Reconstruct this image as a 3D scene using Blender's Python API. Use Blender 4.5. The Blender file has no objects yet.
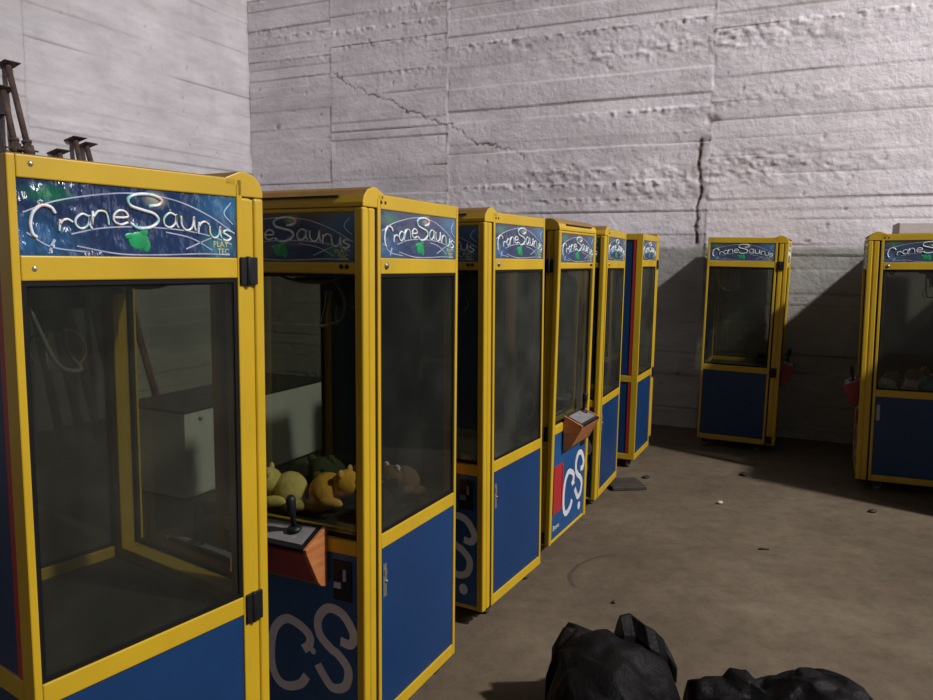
import bpy, bmesh, math, random
import numpy as np
from mathutils import Vector, Matrix, noise

SC = bpy.context.scene
COL = SC.collection
rad = math.radians
random.seed(7)

# ------------------------------------------------------------------ room frame
RY = rad(-25.0)
RC, RS = math.cos(RY), math.sin(RY)
def room(s, n, z=0.0):
    """room coordinates: s runs along the back wall, n towards it"""
    return Vector((s * RC - n * RS, s * RS + n * RC, z))
WALL_N, WALL_S = 7.75, -6.64

# ------------------------------------------------------------------ materials
def new_mat(name):
    m = bpy.data.materials.new(name)
    m.use_nodes = True
    nt = m.node_tree
    nt.nodes.clear()
    out = nt.nodes.new('ShaderNodeOutputMaterial')
    return m, nt, out

def N(nt, kind, **kw):
    n = nt.nodes.new(kind)
    for k, v in kw.items():
        if k in n.inputs.keys() if isinstance(k, str) else False:
            n.inputs[k].default_value = v
        else:
            setattr(n, k, v)
    return n

def noise_tex(nt, scale, detail=4, rough=0.6, coord='Object', stretch=None):
    tc = nt.nodes.new('ShaderNodeTexCoord')
    t = nt.nodes.new('ShaderNodeTexNoise')
    t.inputs['Scale'].default_value = scale
    t.inputs['Detail'].default_value = detail
    t.inputs['Roughness'].default_value = rough
    if stretch:
        mp = nt.nodes.new('ShaderNodeMapping')
        mp.inputs['Scale'].default_value = stretch
        nt.links.new(tc.outputs[coord], mp.inputs['Vector'])
        nt.links.new(mp.outputs['Vector'], t.inputs['Vector'])
    else:
        nt.links.new(tc.outputs[coord], t.inputs['Vector'])
    return t

def ramp(nt, fac, stops):
    r = nt.nodes.new('ShaderNodeValToRGB')
    e = r.color_ramp.elements
    while len(e) < len(stops):
        e.new(0.5)
    for i, (p, c) in enumerate(stops):
        e[i].position = p
        e[i].color = (c[0], c[1], c[2], 1) if hasattr(c, '__len__') else (c, c, c, 1)
    nt.links.new(fac, r.inputs['Fac'])
    return r

def mixc(nt, fac, a, b, mode='MIX'):
    m = nt.nodes.new('ShaderNodeMix')
    m.data_type = 'RGBA'
    m.blend_type = mode
    for sock, v in ((m.inputs[0], fac), (m.inputs[6], a), (m.inputs[7], b)):
        if hasattr(v, 'is_output'):
            nt.links.new(v, sock)
        elif hasattr(v, '__len__'):
            sock.default_value = (v[0], v[1], v[2], 1)
        else:
            sock.default_value = v
    return m.outputs[2]

def math_n(nt, op, a, b=0.0, c=None, clamp=False):
    m = nt.nodes.new('ShaderNodeMath')
    m.operation = op
    m.use_clamp = clamp
    for i, v in enumerate((a, b, c)):
        if v is None:
            continue
        if hasattr(v, 'is_output'):
            nt.links.new(v, m.inputs[i])
        else:
            m.inputs[i].default_value = v
    return m.outputs[0]

def bump(nt, height, strength, dist=0.01):
    b = nt.nodes.new('ShaderNodeBump')
    b.inputs['Strength'].default_value = strength
    b.inputs['Distance'].default_value = dist
    nt.links.new(height, b.inputs['Height'])
    return b.outputs['Normal']

def pbr(name, col, rough=0.5, metal=0.0, var=0.15, vscale=6.0, bumps=0.0, bscale=40.0, dirt=None,
        dirt_scale=9.0, dirt_lo=0.62, spec=0.5, coat=0.0, coord='Object'):
    m, nt, out = new_mat(name)
    p = nt.nodes.new('ShaderNodeBsdfPrincipled')
    t = noise_tex(nt, vscale, 5, 0.6, coord)
    lo = tuple(c * (1 - var) for c in col)
    hi = tuple(min(1, c * (1 + var)) for c in col)
    c = ramp(nt, t.outputs['Fac'], [(0.3, lo), (0.7, hi)]).outputs['Color']
    if dirt:
        d = noise_tex(nt, dirt_scale, 8, 0.72, coord)
        f = ramp(nt, d.outputs['Fac'], [(dirt_lo, 0.0), (min(1, dirt_lo + 0.1), 1.0)]).outputs['Color']
        c = mixc(nt, f, c, dirt)
    nt.links.new(c, p.inputs['Base Color'])
    p.inputs['Roughness'].default_value = rough
    p.inputs['Metallic'].default_value = metal
    p.inputs['Specular IOR Level'].default_value = spec
    p.inputs['Coat Weight'].default_value = coat
    if bumps:
        b = noise_tex(nt, bscale, 6, 0.65, coord)
        nt.links.new(bump(nt, b.outputs['Fac'], bumps), p.inputs['Normal'])
    nt.links.new(p.outputs[0], out.inputs[0])
    return m

M = {}
M['yellow'] = pbr('yellow_paint', (0.49, 0.315, 0.012), 0.42, var=0.10, vscale=3.0, dirt=(0.26, 0.13, 0.02), dirt_scale=11, dirt_lo=0.69, bumps=0.05, bscale=30)
M['blue'] = pbr('blue_laminate', (0.006, 0.034, 0.112), 0.42, var=0.12, vscale=2.5, dirt=(0.04, 0.07, 0.12), dirt_scale=16, dirt_lo=0.74, spec=0.35)
M['front_blue'] = pbr('front_print_blue', (0.008, 0.065, 0.19), 0.45, var=0.25, vscale=3.5)
M['red'] = pbr('red_paint', (0.34, 0.018, 0.022), 0.45, var=0.1)
M['dust_top'] = pbr('dusty_yellow_top', (0.20, 0.105, 0.02), 0.75, var=0.3, vscale=8)
M['red_wood'] = pbr('red_stained_wood', (0.22, 0.014, 0.018), 0.5, var=0.15)
M['black'] = pbr('black_plastic', (0.007, 0.007, 0.008), 0.5, var=0.2, spec=0.3)
M['gasket'] = pbr('black_rubber', (0.005, 0.005, 0.006), 0.6, var=0.2, spec=0.2)
M['dark'] = pbr('dark_interior_board', (0.020, 0.022, 0.015), 0.75, var=0.3, vscale=5)
M['chrome'] = pbr('worn_chrome', (0.62, 0.62, 0.6), 0.28, metal=0.9, var=0.12)
M['steel'] = pbr('dull_steel', (0.32, 0.30, 0.27), 0.45, metal=0.7, var=0.2)
M['brass'] = pbr('brass_prong', (0.45, 0.36, 0.18), 0.35, metal=0.8, var=0.15)
M['wheel'] = pbr('grey_caster_tyre', (0.16, 0.15, 0.14), 0.6)
M['white_line'] = pbr('white_print', (0.60, 0.60, 0.63), 0.4, var=0.1, vscale=10)
M['silver_line'] = pbr('silver_print_line', (0.34, 0.38, 0.52), 0.3, var=0.35, vscale=14)
M['green_print'] = pbr('green_print', (0.012, 0.26, 0.09), 0.35, var=0.3, vscale=25)
M['gold_print'] = pbr('gold_print', (0.55, 0.50, 0.25), 0.4, var=0.2, vscale=30)
M['plate'] = pbr('grey_control_plate', (0.17, 0.165, 0.165), 0.5, var=0.2, vscale=20, dirt=(0.3, 0.28, 0.25), dirt_scale=30, dirt_lo=0.62)
M['rust'] = pbr('rusty_steel', (0.085, 0.05, 0.042), 0.8, var=0.45, vscale=14, bumps=0.3, bscale=60)
M['rust_dark'] = pbr('dark_rusty_steel', (0.028, 0.02, 0.022), 0.8, var=0.4, vscale=14)
M['white_enamel'] = pbr('white_enamel', (0.62, 0.63, 0.60), 0.45, var=0.06, vscale=3, dirt=(0.36, 0.33, 0.28), dirt_lo=0.68)
M['board'] = pbr('dark_wet_wood', (0.035, 0.027, 0.02), 0.75, var=0.35, vscale=9, bumps=0.3)
M['grey_slab'] = pbr('grey_card', (0.48, 0.455, 0.455), 0.85, var=0.12, vscale=6, bumps=0.2)
M['debris_dark'] = pbr('dark_debris', (0.014, 0.012, 0.011), 0.6, var=0.3)
M['debris_pale'] = pbr('pale_debris', (0.42, 0.39, 0.35), 0.8, var=0.2)

def mat_wood():
    m, nt, out = new_mat('orange_wood_veneer')
    p = nt.nodes.new('ShaderNodeBsdfPrincipled')
    t = noise_tex(nt, 7, 6, 0.6, 'Object', (1, 1, 9))
    c = ramp(nt, t.outputs['Fac'], [(0.3, (0.30, 0.10, 0.028)), (0.7, (0.46, 0.175, 0.06))])
    nt.links.new(c.outputs[0], p.inputs['Base Color'])
    p.inputs['Roughness'].default_value = 0.5
    nt.links.new(p.outputs[0], out.inputs[0])
    return m
M['wood'] = mat_wood()

def mat_glass(name, tint, dust, rough=0.03):
    """dirty tinted sheet glass: sees through, mirrors at a slant, holds a film of dust"""
    m, nt, out = new_mat(name)
    tr = nt.nodes.new('ShaderNodeBsdfTransparent')
    tr.inputs[0].default_value = (*tint, 1)
    gl = nt.nodes.new('ShaderNodeBsdfGlossy')
    gl.inputs['Roughness'].default_value = rough
    df = nt.nodes.new('ShaderNodeBsdfDiffuse')
    df.inputs[0].default_value = (0.34, 0.35, 0.32, 1)
    t = noise_tex(nt, 3.2, 6, 0.62)
    f = ramp(nt, t.outputs['Fac'], [(0.3, dust * 0.35), (0.75, dust * 1.7)])
    mx = nt.nodes.new('ShaderNodeMixShader')
    nt.links.new(f.outputs[0], mx.inputs[0])
    nt.links.new(tr.outputs[0], mx.inputs[1])
    nt.links.new(df.outputs[0], mx.inputs[2])
    fr = nt.nodes.new('ShaderNodeFresnel')
    fr.inputs[0].default_value = 1.5
    mx2 = nt.nodes.new('ShaderNodeMixShader')
    geo = nt.nodes.new('ShaderNodeNewGeometry')
    front = math_n(nt, 'SUBTRACT', 1.0, geo.outputs['Backfacing'])
    nt.links.new(math_n(nt, 'MULTIPLY', fr.outputs[0], front), mx2.inputs[0])
    nt.links.new(mx.outputs[0], mx2.inputs[1])
    nt.links.new(gl.outputs[0], mx2.inputs[2])
    nt.links.new(mx2.outputs[0], out.inputs[0])
    return m
M['glass'] = mat_glass('smoked_glass', (0.67, 0.69, 0.64), 0.024)

def mat_marquee(name, wrinkle, haze):
    """printed plastic sign face: navy with blue glows in two corners, a green patch, glossy film on top"""
    m, nt, out = new_mat(name)
    p = nt.nodes.new('ShaderNodeBsdfPrincipled')
    tc = nt.nodes.new('ShaderNodeTexCoord')
    def glow(pos, scale, r):
        mp = nt.nodes.new('ShaderNodeMapping')
        mp.vector_type = 'POINT'
        mp.inputs['Scale'].default_value = scale
        mp.inputs['Location'].default_value = tuple(-a * b for a, b in zip(pos, scale))
        nt.links.new(tc.outputs['Object'], mp.inputs[0])
        ln = nt.nodes.new('ShaderNodeVectorMath')
        ln.operation = 'LENGTH'
        nt.links.new(mp.outputs[0], ln.inputs[0])
        return ramp(nt, ln.outputs['Value'], [(0.0, 1.0), (r, 0.0)]).outputs[0]
    t = noise_tex(nt, 9, 4)
    c = ramp(nt, t.outputs['Fac'], [(0.3, (0.007, 0.020, 0.066)), (0.7, (0.014, 0.040, 0.115))]).outputs[0]
    c = mixc(nt, glow((-0.235, 0, -0.05), (4, 1, 7), 0.5), c, (0.022, 0.11, 0.25))
    c = mixc(nt, glow((0.245, 0, 0.05), (4, 1, 7), 0.5), c, (0.03, 0.14, 0.28))
    c = mixc(nt, glow((0.215, 0, -0.045), (5, 1, 8), 0.35), c, (0.05, 0.20, 0.24))
    c = mixc(nt, glow((-0.205, 0, 0.05), (6, 1, 16), 0.4), c, (0.01, 0.16, 0.06))
    c = mixc(nt, glow((0.04, 0, 0.055), (8, 1, 12), 0.3), c, (0.30, 0.32, 0.22))
    if haze:
        c = mixc(nt, haze, c, (0.22, 0.22, 0.27))
    nt.links.new(c, p.inputs['Base Color'])
    p.inputs['Roughness'].default_value = 0.13 if wrinkle else 0.3
    p.inputs['Specular IOR Level'].default_value = 0.6
    if wrinkle:
        w = noise_tex(nt, 11, 2, 0.45, 'Object', (1.5, 1, 1.1))
        w2 = noise_tex(nt, 32, 2, 0.5, 'Object', (1.3, 1, .7))
        sp = nt.nodes.new('ShaderNodeSeparateXYZ')
        nt.links.new(tc.outputs['Object'], sp.inputs[0])
        loose = ramp(nt, math_n(nt, 'ADD', sp.outputs['X'], .5), [(.30, 1.0), (.55, .35)]).outputs[0]
        h = math_n(nt, 'ADD', w.outputs['Fac'], math_n(nt, 'MULTIPLY', w2.outputs['Fac'], 0.35))
        h = math_n(nt, 'MULTIPLY', h, loose)
        nt.links.new(bump(nt, h, wrinkle, 0.045), p.inputs['Normal'])
    nt.links.new(p.outputs[0], out.inputs[0])
    return m
M['glass_dusty'] = mat_glass('dusty_glass', (0.66, 0.68, 0.62), 0.062)
M['glass_grimy'] = mat_glass('grimy_glass', (0.36, 0.36, 0.34), 0.10)
M['marquee'] = mat_marquee('sign_print', 0.12, 0.16)
M['marquee_wrinkled'] = mat_marquee('sign_print_wrinkled_film', 0.8, 0.04)

def mat_letters():
    m, nt, out = new_mat('rainbow_white_lettering')
    p = nt.nodes.new('ShaderNodeBsdfPrincipled')
    t = noise_tex(nt, 30, 2, 0.5)
    c = ramp(nt, t.outputs['Fac'], [(0.30, (0.62, 0.20, 0.16)), (0.40, (0.72, 0.70, 0.68)), (0.52, (0.70, 0.73, 0.76)),
                                   (0.62, (0.25, 0.60, 0.62)), (0.72, (0.66, 0.62, 0.35))])
    nt.links.new(c.outputs[0], p.inputs['Base Color'])
    p.inputs['Roughness'].default_value = 0.25
    nt.links.new(p.outputs[0], out.inputs[0])
    return m
M['letters'] = mat_letters()

# ------------------------------------------------------------------ mesh helpers
class MB:
    """collects solids and builds them as ONE mesh"""
    def __init__(self):
        self.v, self.f, self.mi, self.sm = [], [], [], []
    def add(self, vs, fs, mi=0, smooth=False):
        b = len(self.v)
        self.v += [tuple(p) for p in vs]
        self.f += [tuple(b + i for i in q) for q in fs]
        self.mi += [mi] * len(fs)
        self.sm += [smooth] * len(fs)
        return self
    def box(self, x0, x1, y0, y1, z0, z1, mi=0):
        vs = [(x, y, z) for x in (x0, x1) for y in (y0, y1) for z in (z0, z1)]
        fs = [(0, 1, 3, 2), (4, 6, 7, 5), (0, 4, 5, 1), (2, 3, 7, 6), (0, 2, 6, 4), (1, 5, 7, 3)]
        return self.add(vs, fs, mi)
    def prism_x(self, prof, x0, x1, mi=0):
        """profile of (y, z) points extruded along x"""
        k = len(prof)
        vs = [(x0, a, b) for a, b in prof] + [(x1, a, b) for a, b in prof]
        fs = [(i, (i + 1) % k, k + (i + 1) % k, k + i) for i in range(k)]
        fs += [tuple(range(k))[::-1], tuple(range(k, 2 * k))]
        return self.add(vs, fs, mi)
    def tube(self, pts, r, seg=8, mi=0, caps=True):
        pts = [Vector(p) for p in pts]
        rs = r if hasattr(r, '__len__') else [r] * len(pts)
        vs, fs = [], []
        ref = None
        for i, p in enumerate(pts):
            t = (pts[min(i + 1, len(pts) - 1)] - pts[max(i - 1, 0)]).normalized()
            if ref is None:
                ref = Vector((0, 0, 1)) if abs(t.z) < 0.9 else Vector((1, 0, 0))
            a = ref - t * ref.dot(t)
            if a.length < 1e-5:
                a = t.orthogonal()
            a.normalize()
            ref = a
            b = t.cross(a)
            for k in range(seg):
                w = 2 * math.pi * k / seg
                vs.append(p + (a * math.cos(w) + b * math.sin(w)) * rs[i])
        for i in range(len(pts) - 1):
            for k in range(seg):
                k2 = (k + 1) % seg
                fs.append((i * seg + k, i * seg + k2, (i + 1) * seg + k2, (i + 1) * seg + k))
        if caps:
            fs.append(tuple(range(seg))[::-1])
            fs.append(tuple((len(pts) - 1) * seg + k for k in range(seg)))
        return self.add(vs, fs, mi, True)
    def ball(self, c, r, mi=0, seg=14, rings=9, rot=None):
        rx, ry, rz = r if hasattr(r, '__len__') else (r, r, r)
        c = Vector(c)
        vs, fs = [], []
        def pt(x, y, z):
            q = Vector((x * rx, y * ry, z * rz))
            return c + (rot @ q if rot else q)
        vs.append(pt(0, 0, 1))
        for i in range(1, rings):
            a = math.pi * i / rings
            for k in range(seg):
                w = 2 * math.pi * k / seg
                vs.append(pt(math.sin(a) * math.cos(w), math.sin(a) * math.sin(w), math.cos(a)))
        vs.append(pt(0, 0, -1))
        for k in range(seg):
            fs.append((0, 1 + k, 1 + (k + 1) % seg))
            fs.append((len(vs) - 1, 1 + (rings - 2) * seg + (k + 1) % seg, 1 + (rings - 2) * seg + k))
        for i in range(rings - 2):
            for k in range(seg):
                a, b = 1 + i * seg + k, 1 + i * seg + (k + 1) % seg
                fs.append((a, a + seg, b + seg, b))
        return self.add(vs, fs, mi, True)
    def ribbon(self, pts, width, y0, y1, mi=0):
        """flat band following a line in the XZ plane, from depth y0 (front) to y1"""
        k = len(pts)
        ws = width if hasattr(width, '__len__') else [width] * k
        L, R = [], []
        for i in range(k):
            a, b = Vector(pts[max(i - 1, 0)]), Vector(pts[min(i + 1, k - 1)])
            t = (b - a).normalized()
            nrm = Vector((-t.y, t.x))
            p = Vector(pts[i])
            L.append(p + nrm * ws[i] / 2)
            R.append(p - nrm * ws[i] / 2)
        vs = [(q.x, y0, q.y) for q in L] + [(q.x, y0, q.y) for q in R] + [(q.x, y1, q.y) for q in L] + [(q.x, y1, q.y) for q in R]
        fs = []
        for i in range(k - 1):
            fs += [(i, i + 1, k + i + 1, k + i), (2 * k + i, 3 * k + i, 3 * k + i + 1, 2 * k + i + 1),
                   (i, 2 * k + i, 2 * k + i + 1, i + 1), (k + i, k + i + 1, 3 * k + i + 1, 3 * k + i)]
        fs += [(0, k, 3 * k, 2 * k), (k - 1, 3 * k - 1, 4 * k - 1, 2 * k - 1)]
        return self.add(vs, fs, mi)
    def mesh(self, name, mats):
        me = bpy.data.meshes.new(name)
        me.from_pydata(self.v, [], self.f)
        for m in mats if isinstance(mats, (list, tuple)) else [mats]:
            me.materials.append(m)
        me.polygons.foreach_set('material_index', self.mi)
        me.polygons.foreach_set('use_smooth', self.sm)
        bm = bmesh.new()
        bm.from_mesh(me)
        bmesh.ops.recalc_face_normals(bm, faces=bm.faces)
        bm.to_mesh(me)
        bm.free()
        me.update()
        return me
    def build(self, name, mats, parent=None, bevel=0.0, seg=2):
        return link(name, self.mesh(name, mats), parent, bevel, seg)

def link(name, me, parent=None, bevel=0.0, seg=2):
    o = bpy.data.objects.new(name, me)
    COL.objects.link(o)
    o.parent = parent
    if bevel:
        b = o.modifiers.new('edge', 'BEVEL')
        b.width = bevel
        b.segments = seg
        b.limit_method = 'ANGLE'
        b.angle_limit = rad(40)
        b.harden_normals = False
    return o

def tag(o, label=None, cat=None, group=None, kind=None):
    for k, v in (('label', label), ('category', cat), ('group', group), ('kind', kind)):
        if v:
            o[k] = v
    return o

def empty(name, loc=(0, 0, 0)):
    o = bpy.data.objects.new(name, None)
    o.empty_display_size = 0.1
    COL.objects.link(o)
    o.location = loc
    return o

KIDS = {}
def kids(o):
    return [c for c in bpy.data.objects if c.parent == o]

def copy_tree(o, parent=None, swap=None):
    c = o.copy()
    COL.objects.link(c)
    c.parent = parent
    if swap and c.data is not None:
        names = [m.name for m in c.data.materials if m]
        if any(n in swap for n in names) and swap.get('@only', c.name.split('.')[0]) in (c.name.split('.')[0],):
            c.data = c.data.copy()
            for i, m in enumerate(c.data.materials):
                if m.name in swap:
                    c.data.materials[i] = swap[m.name]
    for ch in kids(o):
        copy_tree(ch, c, swap)
    return c

def smooth_line(pts, n=6):
    """Catmull-Rom through the points"""
    P = [Vector(p) for p in pts]
    if len(P) < 3:
        return P
    out = []
    for i in range(len(P) - 1):
        p0 = P[i - 1] if i else P[0] * 2 - P[1]
        p1, p2 = P[i], P[i + 1]
        p3 = P[i + 2] if i + 2 < len(P) else P[-1] * 2 - P[-2]
        for k in range(n):
            t = k / n
            out.append(0.5 * ((2 * p1) + (p2 - p0) * t + (2 * p0 - 5 * p1 + 4 * p2 - p3) * t * t + (3 * p1 - p0 - 3 * p2 + p3) * t ** 3))
    out.append(P[-1])
    return out

def text_mesh(txt, size, mat, extr=0.0006):
    cu = bpy.data.curves.new('lettering', 'FONT')
    cu.body = txt
    cu.size = size
    cu.align_x = 'CENTER'
    cu.align_y = 'CENTER'
    cu.extrude = extr
    ob = bpy.data.objects.new('lettering', cu)
    COL.objects.link(ob)
    bpy.context.view_layer.update()
    me = bpy.data.meshes.new_from_object(ob.evaluated_get(bpy.context.evaluated_depsgraph_get()))
    bpy.data.objects.remove(ob)
    bpy.data.curves.remove(cu)
    me.transform(Matrix.Rotation(rad(90), 4, 'X'))
    me.materials.clear()
    me.materials.append(mat)
    me.name = 'lettering'
    return me

# ------------------------------------------------------------------ claw machine
W, D, T = 0.6375, 0.571, 0.0855
HW = W / 2
ZB, HT, HB, GT, GB, PT, PB, ZT = 0.07, 1.824, 1.6695, 1.618, 0.7507, 0.6993, 0.1163, 1.87
A1, A2 = 0.018, 0.0334

GLYPH = {
 'C': [[(.95, .78), (.78, .97), (.42, 1), (.12, .78), (0, .45), (.06, .12), (.22, 0)]],
 'r': [[(.0, 0), (.05, .5), (.08, .95)], [(.06, .55), (.3, .88), (.65, .98), (1, .78)]],
 'a': [[(.85, .85), (.45, 1), (.08, .65), (.08, .2), (.42, .0), (.78, .3), (.88, .9)], [(.88, .95), (.86, .35), (1, .0)]],
 'n': [[(0, 0), (.05, .95)], [(.04, .5), (.35, .95), (.75, .92), (.88, .5), (.92, 0)]],
 'e': [[(.08, .48), (.92, .56), (.82, .92), (.42, 1), (.08, .65), (.1, .2), (.5, 0), (.95, .18)]],
 'S': [[(.62, .66), (.92, .72), (1, .88), (.72, 1), (.3, .98), (.04, .84), (.1, .64), (.42, .54), (.78, .44), (.9, .25), (.68, .05), (.3, .0), (.08, .14)]],
 'u': [[(0, 1), (.04, .35), (.35, 0), (.72, .2), (.9, .95)], [(.9, 1), (.9, .35), (1, 0)]],
 's': [[(.9, .88), (.45, 1), (.1, .78), (.5, .52), (.88, .28), (.5, 0), (.05, .12)]],
}
# letter, centre u, base v, width u, height v  (u, v run 0..1 over the sign face)
WORD = [('C', .095, .24, .10, .42), ('r', .18, .33, .055, .17), ('a', .25, .38, .07, .20), ('n', .325, .44, .075, .20),
        ('e', .41, .46, .07, .20), ('S', .52, .42, .16, .50), ('a', .645, .45, .075, .22), ('u', .735, .42, .075, .22),
        ('r', .815, .37, .06, .20), ('u', .88, .32, .065, .19), ('s', .945, .28, .055, .17)]
MW, MH = D - 2 * A1, HT - HB
def mq(u, v):
    return ((u - .5) * MW, (v - .5) * MH)

def lettering_mesh():
    b = MB()
    for ch, u, v, w, h in WORD:
        for st in GLYPH[ch]:
            pts = [mq(u + (x - .5) * w, v + y * h) for x, y in st]
            pts = smooth_line(pts, 5)
            r = 0.0040 if ch in 'CS' else 0.0029
            b.tube([(p[0], -0.001, p[1]) for p in pts], r, 6)
    return b.mesh('lettering', M['letters'])

def swirl_mesh():
    b = MB()
    lines = [[(.02, .56), (.15, .74), (.35, .88), (.5, .92), (.68, .86), (.85, .66), (.99, .40)],
             [(.2, .30), (.33, .40), (.5, .44), (.7, .42), (.86, .34), (.97, .22)],
             [(.22, .14), (.4, .04), (.6, .035), (.8, .06), (.96, .05)],
             [(.62, .38), (.75, .30), (.86, .12)],
             [(.03, .3), (.12, .12), (.26, .06)],
             [(.72, .13), (.80, .24), (.86, .32)],
             [(.97, .9), (.93, .72), (.98, .55)]]
    for ln in lines:
        pts = smooth_line([mq(*p) for p in ln], 6)
        b.ribbon([(p[0], p[1]) for p in pts], 0.0030, -0.0012, 0.002)
    b.ribbon([mq(.115, .06), mq(.122, .14), mq(.135, .22)], 0.006, -0.0012, 0.002)
    return b.mesh('swirl_lines', M['silver_line'])

def emblem_mesh():
    b = MB()
    for u, v, ru, rv in ((.49, .24, .050, .13), (.455, .30, .030, .05), (.525, .17, .020, .10), (.515, .36, .020, .06)):
        x, z = mq(u, v)
        b.ball((x, 0, z), (ru * MW, .0016, rv * MH), 0, 14, 8)
    return b.mesh('green_emblem', M['green_print'])

LET, SWI, EMB = lettering_mesh(), swirl_mesh(), emblem_mesh()
LOGO_A = text_mesh('PLAY', 0.020, M['gold_print'])
LOGO_B = text_mesh('TEC', 0.020, M['gold_print'])
BRAVO = text_mesh('Bravo', 0.044, M['white_line'])
MARQ = MB().box(-MW / 2, MW / 2, 0, 0.006, -MH / 2, MH / 2).mesh('marquee', M['marquee'])

def marquee(name, parent, loc, rz, sx):
    o = link(name, MARQ, parent)
    o.location = loc
    o.rotation_euler = (0, 0, rz)
    o.scale = (sx, 1, 1)
    link('lettering', LET, o)
    link('swirl_lines', SWI, o)
    link('green_emblem', EMB, o)
    lg = LOGO_A.copy()
    bm = bmesh.new()
    bm.from_mesh(LOGO_A)
    bmesh.ops.translate(bm, verts=bm.verts, vec=(0.218, -0.0008, -0.044))
    n0 = len(bm.verts)
    bm.from_mesh(LOGO_B)
    bm.verts.ensure_lookup_table()
    bmesh.ops.translate(bm, verts=bm.verts[n0:], vec=(0.226, -0.0008, -0.062))
    bm.to_mesh(lg)
    bm.free()
    link('maker_logo', lg, o)
    return o

def ring(b, axis, c, a0, a1, z0, z1, w, th):
    """rectangular ring of bars in a plane; axis 'x' = plane of constant x"""
    for (p0, p1, q0, q1) in ((a0, a1, z0, z0 + w), (a0, a1, z1 - w, z1), (a0, a0 + w, z0 + w, z1 - w), (a1 - w, a1, z0 + w, z1 - w)):
        if axis == 'x':
            b.box(c - th / 2, c + th / 2, p0, p1, q0, q1)
        else:
            b.box(p0, p1, c - th / 2, c + th / 2, q0, q1)
    return b

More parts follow.
